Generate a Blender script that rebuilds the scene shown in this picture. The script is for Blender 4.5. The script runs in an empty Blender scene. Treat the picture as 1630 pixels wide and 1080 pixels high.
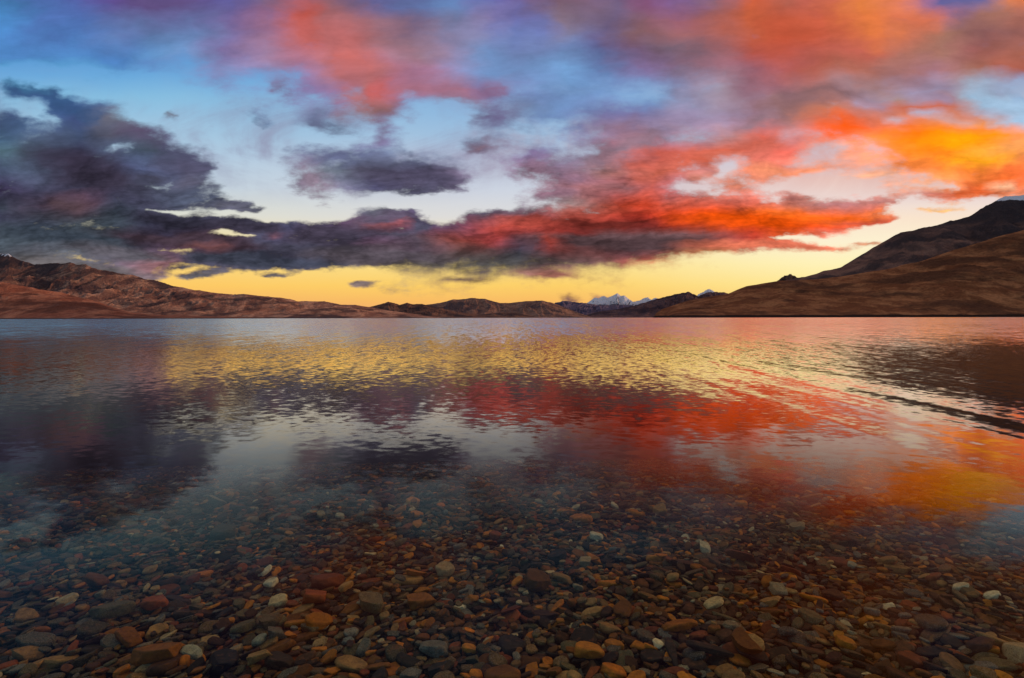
import bpy, math, random
import numpy as np

random.seed(7)
rng = np.random.default_rng(11)
scene = bpy.context.scene
COL = scene.collection

# ---------------------------------------------------------------- view
F = 815.0          # focal length in photograph pixels
CX, HY = 815.0, 506.3
CAM_H = 1.0
cam_d = bpy.data.cameras.new('camera')
cam = bpy.data.objects.new('camera', cam_d)
COL.objects.link(cam)
cam.location = (0, 0, CAM_H)
cam.rotation_euler = (math.radians(90), math.radians(0.12), 0)
cam_d.sensor_width = 36
cam_d.lens = 18.0
cam_d.shift_y = -(540 - HY) / 1630.0
cam_d.clip_start = 0.02
cam_d.clip_end = 300000
scene.camera = cam

scene.view_settings.view_transform = 'Standard'
scene.view_settings.look = 'None'
scene.view_settings.exposure = 0
scene.view_settings.gamma = 1
scene.cycles.use_denoising = True
scene.cycles.max_bounces = 6
scene.cycles.transparent_max_bounces = 8
scene.cycles.sample_clamp_indirect = 6
scene.cycles.caustics_reflective = False
scene.cycles.caustics_refractive = False

SUN_EL, SUN_AZ = 8.0, 82.0      # azimuth to the right of the viewing direction
sun_d = bpy.data.lights.new('sun', 'SUN')
sun_d.energy = 2.1
sun_d.angle = math.radians(2)
sun_d.color = (1.0, 0.58, 0.36)
sun = bpy.data.objects.new('sun', sun_d)
COL.objects.link(sun)
sun.rotation_euler = (math.radians(90 - SUN_EL), 0, math.radians(180 - SUN_AZ + 0))


# ---------------------------------------------------------------- node helpers
class NT:
    def __init__(self, tree):
        self.t = tree
        self.n = tree.nodes
        self.l = tree.links

    def put(self, sock, v):
        if v is None:
            return
        if isinstance(v, bpy.types.NodeSocket):
            self.l.new(v, sock)
        else:
            sock.default_value = v

    def math(self, op, a, b=None, c=None, clamp=False):
        n = self.n.new('ShaderNodeMath')
        n.operation = op
        n.use_clamp = clamp
        self.put(n.inputs[0], a)
        self.put(n.inputs[1], b)
        self.put(n.inputs[2], c)
        return n.outputs[0]

    def vmath(self, op, a, b=None, c=None):
        n = self.n.new('ShaderNodeVectorMath')
        n.operation = op
        self.put(n.inputs[0], a)
        self.put(n.inputs[1], b)
        if c is not None:
            self.put(n.inputs[3] if op == 'SCALE' else n.inputs[2], c)
        return n.outputs[1] if op in ('LENGTH', 'DOT_PRODUCT') else n.outputs[0]

    def xyz(self, x, y, z=0.0):
        n = self.n.new('ShaderNodeCombineXYZ')
        self.put(n.inputs[0], x)
        self.put(n.inputs[1], y)
        self.put(n.inputs[2], z)
        return n.outputs[0]

    def sep(self, v):
        n = self.n.new('ShaderNodeSeparateXYZ')
        self.put(n.inputs[0], v)
        return n.outputs

    def range(self, v, a, b, c=0.0, d=1.0, smooth=False):
        n = self.n.new('ShaderNodeMapRange')
        if smooth:
            n.interpolation_type = 'SMOOTHSTEP'
        n.clamp = True
        for i, k in enumerate((v, a, b, c, d)):
            self.put(n.inputs[i], k)
        return n.outputs[0]

    def mix(self, f, a, b, blend='MIX'):
        n = self.n.new('ShaderNodeMix')
        n.data_type = 'RGBA'
        n.blend_type = blend
        self.put(n.inputs[0], f)
        self.put(n.inputs[6], a)
        self.put(n.inputs[7], b)
        return n.outputs[2]

    def mixf(self, f, a, b):
        n = self.n.new('ShaderNodeMix')
        n.data_type = 'FLOAT'
        self.put(n.inputs[0], f)
        self.put(n.inputs[2], a)
        self.put(n.inputs[3], b)
        return n.outputs[0]

    def noise(self, vec, scale, detail=4, rough=0.5, dist=0.0, color=False, typ='FBM', lac=2.0):
        n = self.n.new('ShaderNodeTexNoise')
        n.noise_type = typ
        self.put(n.inputs['Vector'], vec)
        self.put(n.inputs['Scale'], scale)
        self.put(n.inputs['Detail'], detail)
        self.put(n.inputs['Roughness'], rough)
        self.put(n.inputs['Lacunarity'], lac)
        self.put(n.inputs['Distortion'], dist)
        return n.outputs['Color' if color else 'Fac']

    def ramp(self, fac, stops, interp='LINEAR'):
        n = self.n.new('ShaderNodeValToRGB')
        n.color_ramp.interpolation = interp
        e = n.color_ramp.elements
        while len(e) > 1:
            e.remove(e[-1])
        e[0].position = stops[0][0]
        e[0].color = stops[0][1]
        for p, c in stops[1:]:
            k = e.new(p)
            k.color = c
        self.put(n.inputs[0], fac)
        return n.outputs


def lin(c):
    c = c / 255.0
    return c / 12.92 if c <= 0.04045 else ((c + 0.055) / 1.055) ** 2.4


def srgb(r, g, b, a=1.0):
    return (lin(r), lin(g), lin(b), a)


# ---------------------------------------------------------------- evening sky
# colour (three hex digits) and cloud cover (one hex digit) of the cloud deck,
# one row per elevation, one column per step of bearing across the western sky
ROWS = [
 (-420, "cbaf cbaf cbaf cbaf cbaf cbaf cbaf cbaf dbaf dbaf dbaf dbaf dbaf dbaf db9f db9f db9f db9f db9f eb8f eb8f eb8f eb8f eb8f eb8f eb8f eb8f eb8f"),  # unseen overhead sky, brightened to throw warm light on the stones
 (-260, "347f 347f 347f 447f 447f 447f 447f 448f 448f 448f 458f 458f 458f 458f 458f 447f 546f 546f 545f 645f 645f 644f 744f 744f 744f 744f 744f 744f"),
 (-120, "346f 346f 346f 346f 446f 447f 447f 446f 446f 446f 446f 447f 447f 447f 446f 446f 545f 545f 545f 645f 843f 743f 743f 843f 843f 546f 843f 843f"),  # above the view, darkened to weaken the reflection over the nearest stones
 (0,   "47af 57bf 56af 659f 658f 658f 66af 768f 967f 867f 669f 67af 68bf 77bf 769f 867f 768f 857f 869f 867f d64f b65f c65f e84f e86f 66af c86f e85f"),
 (40,  "59df 57bf 57bf 67af 67af 67af 769f 968f c65f a66f a77f 867f 779f 98af 67bf 878f 768f 866f a66f b65f c64f c53f d64f e84f d75f a76f 866f 966f"),
 (80,  "58cf 58cf 58cf 58cf 69cf 79cf 87af a8af b78f c77f b78f a89f 98af 79cf 78bf 78bf 669f 756f 767f a66f b54f b54f c65f c65f b76f a76f a66f a65f"),
 (120, "5ac0 5ac0 5ac2 58b4 68c5 79c6 89c8 89c8 98ba a8af b78f a79f 89cc 79cc 79cc 7adc 68bd 87af 867f a78f 967f b66f b65f b76f a77f a78f a76f b65f"),
 (155, "4585 469a 4695 58b0 58b0 79b0 87a5 87a7 87a7 87aa c66f b78d 979e 87ac 78bc 79ca 79cb 7ad8 99bc a9ac 978e 978e a77f a9ae a87f a78d b86c 79c0"),
 (185, "457d 469b 458f 778d 6780 6780 6780 5797 78a7 779a 966e 88b7 7890 779d 78ac 79ca 77ad 77ad 98ae a9bc 978e 866f c75e c76e d75f c87c d85c 89b0"),
 (215, "468f 568c 457f 556f 657e 5580 6790 6780 6791 7794 86aa 7892 7790 78aa 78a5 78b5 98ab 978d a9bc b88d d65e c88b f63f f74f f72f f90f f92f e96d"),
 (245, "578b 456f 446e 568c 456f 557b 5570 7791 669d 669c 78a8 78a6 78a7 98a7 87ab 99b9 978e d65e d65f d76d d76c e65e da96 f85b f82e f82f fa3f e95e"),
 (270, "457f 568f 435f 446f 569e 557b 6790 7793 779b 789a 667c 557f 98a9 98a9 a78d 98ab b88c e76f d88a da93 e76b e87b ea96 fa89 f84d f83f f83e e74f"),
 (295, "436f 446f 446f 435f 568c 557c 6780 7781 98a9 99b7 558d 558f a9b5 a9b3 b9a8 a78d b67d d65f c893 d983 e983 e984 fa83 fa84 fa85 ea77 e74e f74f"),
 (320, "345f 546f 745f 446f 446f 568d 5575 6780 a9a5 a9a5 7782 6670 6670 7680 a9a7 988b c65f e53f e76e e76d e76c c76d b88b b78b c87a c879 ea75 e97c"),
 (340, "335f 445f 545f 345f 446f 557b 5573 6672 7782 5580 667b 658a 5570 656d 978d d65f d54f d43f f52f f51f f61f f72f f62f f73f e85e fb75 ea73 e970"),
 (360, "456f 457d 567c 456b 335f 335f 335e 446d 558e 647d b44e 547a 757c d43f c43f a33f 733f 833f 932f e52f f51f f51f e53e d64c e971 ea70 ea70 e970"),
 (380, "456e 456f 456f 345f 335f 534f 645b 557c 547c 546d 757c 656d a43f b33f 545f a43f 655f 655f 655f 744f c43f e63d e987 ea82 ea70 ea70 ea70 e970"),
 (400, "567f 667f 567e 567e 757d 635b 545c 446f 446d 656e 756e 656e 755e 544f 445f 744f 744f 545f 544f c54f d65e e87b ea87 eb85 ea70 ea70 ea70 e970"),
 (418, "6670 7775 8895 879b c55d 557b 557c 457e 457e 556b 7669 665c 555e 555e 555e 655e 755d c65b e856 eb74 ea82 ea70 ea70 ea70 ea70 ea70 ea70 e970"),
 (438, "556f 556f 667f 878e 978a 7676 7675 7673 7672 7673 7672 b966 9767 7669 8669 a668 a766 c761 ea70 ea70 ea70 ea70 ea70 ea70 ea70 ea70 ea70 e970"),
 (458, "556f 556f 556f 766a a885 a983 b972 b971 b972 b973 9776 a976 b876 b874 b872 c873 c872 c870 ea70 ea70 ea70 ea70 ea70 ea70 ea70 ea70 ea70 e970"),
 (480, "556f 556f 556f 7664 a880 a980 b970 b970 b970 b970 9770 a970 b870 b870 b870 c870 c870 c870 ea70 ea70 ea70 ea70 ea70 ea70 ea70 ea70 ea70 e970"),
]
CLEAR = {   # clear sky behind the clouds at three bearings, against elevation
 'left':   [(-400, (45, 75, 130)), (0, (72, 112, 178)), (80, (88, 148, 210)), (120, (108, 170, 220)), (155, (135, 190, 224)), (200, (160, 198, 224)),
            (250, (178, 205, 225)), (300, (196, 212, 222)), (345, (222, 222, 205)), (385, (240, 222, 160)), (420, (250, 212, 122)), (455, (253, 200, 100)), (480, (246, 182, 104)), (506, (232, 160, 110))],
 'centre': [(-400, (50, 70, 125)), (0, (95, 115, 175)), (80, (115, 140, 195)), (130, (125, 165, 215)), (185, (145, 185, 222)), (215, (160, 192, 222)),
            (250, (185, 200, 222)), (300, (205, 212, 225)), (345, (222, 220, 218)), (385, (244, 226, 180)), (425, (252, 222, 135)), (455, (253, 208, 105)), (480, (249, 188, 100)), (506, (240, 170, 110))],
 'right':  [(-400, (55, 65, 120)), (0, (95, 95, 160)), (100, (150, 150, 185)), (170, (160, 190, 218)), (215, (178, 196, 215)), (250, (212, 200, 210)),
            (285, (236, 202, 192)), (320, (238, 220, 214)), (350, (250, 228, 205)), (385, (253, 240, 208)), (420, (255, 242, 186)), (455, (255, 232, 150)), (480, (252, 216, 126)), (506, (245, 190, 120))],
}
world = bpy.data.worlds.new('World')
scene.world = world
world.use_nodes = True
world.node_tree.nodes.clear()
W = NT(world.node_tree)
tc = W.n.new('ShaderNodeTexCoord')
d = W.sep(tc.outputs['Generated'])
yy = W.math('SMOOTH_MAX', d[1], 0.40, 0.15)
u = W.math('DIVIDE', d[0], yy)
v = W.math('DIVIDE', d[2], yy)
px0 = W.math('MULTIPLY_ADD', u, F, CX)
py0 = W.math('MULTIPLY_ADD', v, -F, HY)
P = W.xyz(px0, py0, 0.0)
# drifting warp of the cloud deck: broad above, finer and flatter towards the horizon
low = W.range(py0, 150, 360, 0, 1, True)
wv = W.vmath('MULTIPLY', P, (1 / 150., 1 / 85., 1.0))
wc = W.vmath('SUBTRACT', W.noise(wv, 1.0, 4, 0.5, color=True), (0.5, 0.5, 0.5))
wcx = W.sep(wc)
ax = W.mixf(low, 150., 80.)
ay = W.mixf(low, 80., 30.)
bw = W.noise(W.vmath('MULTIPLY', P, (1 / 40., 1 / 20., 1.0)), 1.0, 3, 0.6, color=True)
bw = W.sep(W.vmath('SUBTRACT', bw, (0.5, 0.5, 0.5)))
px = W.math('ADD', W.math('MULTIPLY_ADD', wcx[0], ax, px0), W.math('MULTIPLY', bw[0], 36.))
py = W.math('ADD', W.math('MULTIPLY_ADD', wcx[1], ay, py0), W.math('MULTIPLY', bw[1], 16.))


cl = []
for k in ('left', 'centre', 'right'):
    st = [((y + 400) / 906.0, srgb(*c)) for y, c in CLEAR[k]]
    cl.append(W.ramp(W.math('DIVIDE', W.math('ADD', W.math('MULTIPLY_ADD', W.math('SUBTRACT', py, py0), 0.25, py0), 400), 906.0), st)[0])
clear = W.mix(W.range(px0, 150, 800, 0, 1, True), cl[0], cl[1])
clear = W.mix(W.range(px0, 850, 1350, 0, 1, True), clear, cl[2])
# a thin high veil, drawn out by the wind and hanging in faint streaks
veil = W.noise(W.vmath('MULTIPLY', P, (1 / 210., 1 / 120., 1.0)), 1.0, 7, 0.58, 0.8)
vst = W.noise(W.vmath('MULTIPLY', P, (1 / 22., 1 / 110., 1.0)), 1.0, 4, 0.55, 0.4)
veil = W.range(W.math('MULTIPLY_ADD', vst, 0.12, veil), 0.46, 0.76, 0, 0.75, True)
veil = W.math('MULTIPLY', veil, W.math('MULTIPLY', W.range(py0, 330, 250), W.range(py0, 100, 220)))
clear = W.mix(veil, clear, W.mix(W.range(px0, 700, 1200), srgb(140, 135, 165), srgb(215, 165, 160)))

CLOUDS = [
 # gaps that let the glow through
 (110, 412, 14, 4, 18, None, .8),
 (48, 181, 42, 9, 28, None, .8), (190, 241, 20, 6, 12, None, .5), (146, 251, 14, 5, 20, None, .5),
 (250, 290, 24, 15, 30, None, .4), (300, 342, 52, 5, 6, None, .3), (375, 375, 60, 3, 4, None, .9), (325, 403, 80, 3, 3, None, .9),
 (492, 391, 22, 5, 12, None, .9), (561, 366, 14, 12, -45, None, .3), 
 (410, 352, 40, 5, 4, None, .3), (440, 402, 40, 3, 4, None, .4), (1500, 318, 90, 22, -14, None, .6), (1420, 360, 70, 8, -4, None, .5),
 (1290, 383, 60, 8, 0, None, .6), (1235, 322, 20, 6, 10, None, .6), (1340, 296, 90, 12, 8, None, .8),
 (1250, 215, 22, 7, -10, (205, 185, 200), .7), (1420, 197, 22, 7, 0, (200, 180, 190), .7), (1390, 158, 32, 16, 0, (168, 150, 175), 1.0), (1490, 142, 70, 14, 0, (165, 150, 178), 1.0),
 (1600, 172, 60, 34, 20, (160, 190, 218), .6), (1490, 183, 40, 7, 8, (175, 170, 190), .6), (1530, 5, 40, 22, -20, (108, 106, 160), .7),
 # the tail and the bands on the left
 (85, 163, 92, 9, 22, (58, 88, 132), .4), (345, 182, 0.1, 0.1, 0, None, .3), (255, 284, 14, 10, 0, (72, 74, 100), .4), (300, 266, 32, 12, 8, (82, 80, 112), .5), (295, 293, 20, 12, 5, (92, 90, 118), .6),
 (150, 275, 110, 28, 14, (62, 54, 78), .9), (95, 322, 42, 14, 8, (92, 64, 76), 1.0), (370, 333, 50, 4, 4, (104, 104, 128), .5), (330, 357, 120, 11, 4, (52, 48, 72), .5),
 (330, 386, 160, 11, 5, (82, 58, 76), .5), (340, 392, 40, 5, 3, (128, 60, 62), .9), (240, 409, 36, 6, 10, (165, 84, 86), 1.0), (405, 413, 120, 10, 3, (70, 76, 100), .5), (90, 375, 110, 14, 8, (58, 74, 94), .9),
 (185, 404, 85, 12, 6, (104, 98, 112), .6), (120, 425, 110, 12, 6, (120, 112, 116), .6), (325, 440, 44, 5, -4, (116, 112, 120), .8), (440, 436, 26, 2, 0, (120, 108, 104), .6), (290, 428, 22, 2.5, 0, (110, 104, 116), .6),
 (515, 371, 52, 17, -5, (84, 72, 98), .4), (510, 398, 90, 13, 4, (72, 70, 94), .5), (447, 372, 6, 4, 0, (150, 80, 88), 1.0), (395, 362, 70, 9, 2, (70, 62, 88), .5),
 (615, 352, 50, 15, -10, (104, 88, 114), .4), (604, 364, 24, 7, -10, (160, 74, 80), .9), (634, 356, 8, 6, 0, (200, 75, 78), .8), (668, 361, 22, 11, 10, (88, 84, 110), .4), (628, 375, 30, 7, 0, (98, 90, 114), .5), (565, 378, 46, 10, -14, (80, 70, 94), .5),
 (600, 408, 110, 12, 3, (104, 92, 104), .8),
 # middle
 (520, 248, 95, 16, 3, (108, 116, 156), 1.1), (505, 292, 60, 30, 35, (156, 134, 156), 1.6), (662, 283, 82, 25, 6, (86, 80, 108), .5), (680, 305, 26, 9, 0, (96, 94, 124), .6), (562, 276, 28, 6, -4, (98, 92, 124), .6),
 (415, 185, 22, 7, 5, (92, 108, 146), .6), (517, 188, 38, 16, 30, (108, 118, 152), .9), (430, 138, 42, 9, 16, (126, 106, 142), .9), (265, 191, 16, 4, 10, (120, 130, 150), .8),
 (570, 100, 44, 80, -14, (190, 114, 118), 1.2), (592, 150, 34, 40, 0, (186, 118, 122), 1.2), (606, 148, 16, 30, 0, (214, 100, 98), 1.2), (552, 75, 24, 18, 40, (206, 110, 106), 1.2), (486, 32, 46, 24, 25, (200, 92, 82), 1.4), (560, 85, 36, 22, 40, (206, 112, 108), 1.4), (590, 180, 44, 16, 0, (146, 106, 110), 1.0), (592, 215, 12, 28, 10, (132, 120, 156), 1.2),
 (715, 152, 70, 18, 6, (166, 114, 136), 1.2), (792, 192, 46, 16, 5, (110, 104, 142), .9), (800, 145, 32, 16, 0, (140, 106, 140), 1.1), (770, 231, 20, 5, 3, (160, 130, 150), .8),
 (860, 269, 60, 22, 6, (150, 118, 140), 1.3),
 # the red bank on the right and what hangs over it
 (985, 374, 150, 4, 0, (132, 98, 102), .8), (1010, 389, 170, 13, 2, (88, 66, 70), .7), (960, 356, 90, 10, 0, (118, 46, 40), 1.1), (885, 384, 14, 22, 0, (200, 66, 46), 1.4), (845, 352, 70, 12, 4, (206, 78, 62), 1.2),
 (1195, 352, 130, 12, 2, (252, 88, 14), 1.2), (1320, 347, 90, 9, 4, (252, 104, 28), .9), (1380, 352, 60, 4, 0, (200, 84, 60), .9), (1215, 396, 130, 8, 1, (228, 118, 88), .8), (1390, 388, 60, 3, -3, (240, 168, 130), .9), (1290, 405, 0.1, .1, 0, None, 1),
 (950, 298, 60, 12, -6, (190, 124, 128), .9), (870, 312, 34, 8, -4, (160, 118, 138), .7), (1100, 276, 26, 8, -20, (196, 124, 120), .6), (1020, 320, 50, 8, -4, (224, 76, 48), 1.1),
 (1280, 314, 30, 6, 10, (188, 118, 112), .6), (1375, 322, 26, 7, -8, (188, 120, 112), .6), (1440, 317, 42, 6, -8, (196, 130, 124), .6), (1490, 311, 26, 7, 4, (205, 130, 118), .6), (1565, 302, 76, 14, -14, (228, 100, 52), .6), (1600, 282, 40, 10, -18, (238, 108, 48), .6), (1600, 296, 16, 4, -10, (240, 190, 150), .7), (1500, 336, 44, 7, -4, (250, 190, 120), 1.1),
 (1300, 158, 110, 12, -6, (140, 102, 104), 1.0), (1250, 150, 34, 6, -16, (150, 112, 116), .8), (1200, 196, 50, 12, -14, (150, 118, 130), .9), (1420, 172, 0.1, .1, 0, None, 1), (1490, 170, 90, 8, 3, (198, 106, 84), .8),
 (1338, 204, 32, 17, -8, (252, 92, 22), 1.3), (1490, 224, 130, 22, -4, (254, 122, 14), 1.1), (1520, 226, 70, 14, -2, (255, 158, 10), 1.3), (1560, 256, 60, 8, 0, (254, 164, 30), 1.0), (1470, 268, 70, 7, -3, (240, 128, 60), .7),
 (1190, 236, 80, 12, -12, (216, 108, 90), 1.0), (1110, 254, 80, 10, -16, (222, 106, 82), 1.0), (1040, 268, 50, 10, -20, (224, 112, 90), 1.2), (1010, 238, 90, 12, -18, (150, 122, 138), 1.0),
 (1385, 40, 34, 32, 0, (238, 126, 70), 1.4), (1440, 18, 80, 14, 4, (234, 122, 86), 1.2), (1590, 10, 50, 12, -12, (238, 132, 84), 1.0),
 (1260, 272, 120, 13, -3, (238, 142, 104), 1.1), (1160, 290, 80, 14, 4, (230, 138, 112), 1.1), (1400, 286, 60, 8, 8, (244, 176, 140), 1.1),
 # rags above the horizon
 (855, 438, 55, 4, 0, (168, 118, 104), .8), (890, 444, 28, 2.5, 0, (178, 112, 96), .7), (592, 452, 22, 2.5, 3, (132, 112, 108), .6), (628, 460, 22, 9, 10, (170, 138, 112), 1.6), (680, 452, 46, 7, -8, (194, 150, 116), 1.8),
 (655, 436, 5, 12, 0, (150, 125, 100), 1.4), (896, 471, 14, 2, 4, (178, 132, 112), .8), (946, 475, 20, 2.5, -5, (180, 140, 116), .8), (745, 443, 50, 2, 0, (150, 118, 100), .8),
]
# cover: lumps and torn edges
nv = W.vmath('MULTIPLY', P, (1 / 105., 1 / 52., 1.0))
lump = W.noise(nv, 1.0, 9, 0.60, 0.1)
nv2 = W.vmath('MULTIPLY', P, (1 / 30., 1 / 13., 1.0))
tear = W.noise(nv2, 1.0, 6, 0.66, 0.15)
# the same billows seen a little towards the sun: the difference is their lit and shaded side
def puffs(vec):
    vn = W.n.new('ShaderNodeTexVoronoi')
    vn.feature = 'F1'
    vn.inputs['Scale'].default_value = 1.0
    vn.inputs['Detail'].default_value = 3.0
    vn.inputs['Roughness'].default_value = 0.62
    vn.inputs['Lacunarity'].default_value = 2.2
    W.l.new(vec, vn.inputs['Vector'])
    return W.math('SUBTRACT', 0.5, vn.outputs['Distance'])


pv = W.vmath('ADD', W.vmath('MULTIPLY', P, (1 / 74., 1 / 25., 1.0)), W.vmath('SCALE', wc, None, 1.3))
pf = puffs(pv)
relief = W.math('SUBTRACT', pf, puffs(W.vmath('ADD', pv, (0.10, 0.10, 0.0))))
nn = W.math('ADD', W.math('MULTIPLY', W.math('SUBTRACT', lump, 0.5), 2.0), W.math('MULTIPLY', W.math('SUBTRACT', tear, 0.5), W.mixf(low, 0.35, 0.85)))
nn = W.math('MULTIPLY_ADD', pf, W.mixf(low, 0.25, 0.42), nn)
# falling streaks of rain under the cloud bases
sv = W.vmath('MULTIPLY', P, (1 / 16., 1 / 120., 1.0))
streak = W.math('SUBTRACT', W.noise(sv, 1.0, 3, 0.5, 0.3), 0.5)
raining = W.math('MULTIPLY', W.range(py0, 390, 425), W.range(px0, 560, 700))
raining = W.math('MULTIPLY', raining, W.range(px0, 1250, 1050))
nn = W.math('MULTIPLY_ADD', W.math('MULTIPLY', streak, raining), 0.5, nn)
soft = W.math('MULTIPLY_ADD', raining, 0.30, W.mixf(low, 0.34, 0.25))
# light and dark billows within the cloud
bil = W.math('SUBTRACT', W.noise(W.vmath('MULTIPLY', P, (1 / 85., 1 / 36., 1.0)), 1.0, 6, 0.55, 0.3), 0.5)
gain = W.math('MULTIPLY_ADD', bil, W.mixf(low, 0.7, 1.5), W.mixf(low, 0.95, 0.90))
gain = W.math('MULTIPLY_ADD', relief, W.mixf(low, 0.05, 0.32), gain)
gain = W.math('MULTIPLY_ADD', pf, W.mixf(low, 0.05, 0.35), gain)
gain = W.math('ADD', gain, W.math('MULTIPLY', W.range(px0, 950, 1400, 0, 0.35, True), W.range(py0, 150, 220)))
gain = W.math('MAXIMUM', gain, 0.4)


def control(X, Y):
    """colour and cover of the cloud deck on a grid of bearings X and elevations Y"""
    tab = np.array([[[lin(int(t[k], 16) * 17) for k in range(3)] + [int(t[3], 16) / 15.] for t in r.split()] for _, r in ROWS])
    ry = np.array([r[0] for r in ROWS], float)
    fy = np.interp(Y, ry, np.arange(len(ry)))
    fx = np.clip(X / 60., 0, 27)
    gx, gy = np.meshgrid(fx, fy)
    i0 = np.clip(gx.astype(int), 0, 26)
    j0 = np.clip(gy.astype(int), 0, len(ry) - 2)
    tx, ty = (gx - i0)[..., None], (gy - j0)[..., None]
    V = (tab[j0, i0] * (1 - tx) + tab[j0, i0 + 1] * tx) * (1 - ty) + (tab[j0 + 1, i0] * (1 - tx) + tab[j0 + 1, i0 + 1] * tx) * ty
    GX, GY = np.meshgrid(X, Y)
    for cx_, cy_, rx_, ry_, an_, co_, so_ in CLOUDS:
        if rx_ < 1:
            continue
        c_, s_ = math.cos(math.radians(an_)), math.sin(math.radians(an_))
        dx, dy = GX - cx_, GY - cy_
        ry_ = max(ry_, 4.5)
        ln = np.hypot((dx * c_ + dy * s_) / rx_, (-dx * s_ + dy * c_) / ry_)
        e = max(0.95 - 0.55 * so_, 0.2)
        t = np.clip((1.35 - ln) / (1.35 - e), 0, 1)
        t = (t * t * (3 - 2 * t))
        if co_ is None:
            wg = 0.72 if rx_ >= 30 else 0.5
            V[..., 3] = V[..., 3] * (1 - wg * t) + 0.05 * wg * t
        else:
            V[..., :3] = V[..., :3] * (1 - t[..., None]) + np.array([lin(k) for k in co_]) * t[..., None]
            cvr = 0.97 if so_ < 0.9 else (0.78 if so_ < 1.3 else 0.6)
            V[..., 3] = V[..., 3] * (1 - t) + np.maximum(V[..., 3], cvr) * t
    return V


def cell(x0, x1, ys):
    """node group: one stretch of the deck, rows of colour ramps blended by elevation"""
    gt = bpy.data.node_groups.new('cloud_deck', 'ShaderNodeTree')
    for nm, io, ty in (('px', 'INPUT', 'NodeSocketFloat'), ('py', 'INPUT', 'NodeSocketFloat'), ('Color', 'OUTPUT', 'NodeSocketColor'), ('Cover', 'OUTPUT', 'NodeSocketFloat')):
        gt.interface.new_socket(nm, in_out=io, socket_type=ty)
    G = NT(gt)
    gi = G.n.new('NodeGroupInput')
    go = G.n.new('NodeGroupOutput')
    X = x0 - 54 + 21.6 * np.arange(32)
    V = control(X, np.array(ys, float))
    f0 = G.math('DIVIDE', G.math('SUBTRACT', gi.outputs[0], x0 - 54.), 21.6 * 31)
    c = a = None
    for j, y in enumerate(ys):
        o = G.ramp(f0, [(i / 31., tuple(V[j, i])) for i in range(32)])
        if c is None:
            c, a = o
        else:
            f = G.range(gi.outputs[1], ys[j - 1], y)
            c = G.mix(f, c, o[0])
            a = G.mixf(f, a, o[1])
    G.put(go.inputs[0], c)
    G.put(go.inputs[1], a)
    return gt


def background(col):
    b = W.n.new('ShaderNodeBackground')
    W.put(b.inputs[0], col)
    b.inputs[1].default_value = 1.0
    return b.outputs[0]


def choose(f, a, b):
    m = W.n.new('ShaderNodeMixShader')
    W.put(m.inputs[0], f)
    W.l.new(a, m.inputs[1])
    W.l.new(b, m.inputs[2])
    return m.outputs[0]


XS = [-20, 541.6, 1103.2, 1664.8]
YS = [-60, 130, 235, 330, 392, 452, 515]
YY = [-420, -360, -300, -260, -200, -120, -60, -28] + list(range(0, 140, 28)) + list(range(140, 330, 13)) + [330 + 7.5 * k for k in range(17)] + [462, 474, 490, 506]
satur = W.math('SUBTRACT', 1.0, W.math('MULTIPLY', low, W.range(px0, 300, 950, 0.26, 0.0)))
cols_ = []
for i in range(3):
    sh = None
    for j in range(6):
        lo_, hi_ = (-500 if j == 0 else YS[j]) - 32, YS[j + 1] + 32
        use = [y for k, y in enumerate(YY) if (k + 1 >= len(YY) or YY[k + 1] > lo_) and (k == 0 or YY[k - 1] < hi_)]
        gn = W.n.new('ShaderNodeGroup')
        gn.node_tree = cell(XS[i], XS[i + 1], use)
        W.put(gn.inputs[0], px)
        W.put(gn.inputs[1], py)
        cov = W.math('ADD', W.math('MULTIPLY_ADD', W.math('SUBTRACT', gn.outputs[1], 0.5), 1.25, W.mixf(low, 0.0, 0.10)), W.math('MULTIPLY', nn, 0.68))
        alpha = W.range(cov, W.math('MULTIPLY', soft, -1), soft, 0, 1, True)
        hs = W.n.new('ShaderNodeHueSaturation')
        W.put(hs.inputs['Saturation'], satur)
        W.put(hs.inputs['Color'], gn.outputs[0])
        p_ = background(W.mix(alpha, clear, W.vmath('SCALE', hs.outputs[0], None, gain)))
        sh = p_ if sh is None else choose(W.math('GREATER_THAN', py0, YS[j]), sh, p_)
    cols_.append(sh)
deck = cols_[0]
for i in range(1, 3):
    deck = choose(W.math('GREATER_THAN', px0, XS[i]), deck, cols_[i])
# the sky behind the viewer and partly overhead comes from the sun-lit atmosphere
nish = W.n.new('ShaderNodeTexSky')
nish.sky_type = 'NISHITA'
nish.sun_disc = False
nish.sun_elevation = math.radians(SUN_EL)
nish.sun_rotation = math.radians(SUN_AZ)
nish.altitude = 4500
back = W.range(d[1], 0.30, -0.35, 0, 1, True)
deck = choose(back, deck, background(W.vmath('SCALE', nish.outputs[0], None, 0.20)))
deck = choose(W.math('LESS_THAN', d[2], -0.02), deck, background((0.03, 0.025, 0.025, 1)))
wo = W.n.new('ShaderNodeOutputWorld')
W.l.new(deck, wo.inputs[0])
world.cycles.sampling_method = 'MANUAL'
world.cycles.sample_map_resolution = 512


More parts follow.
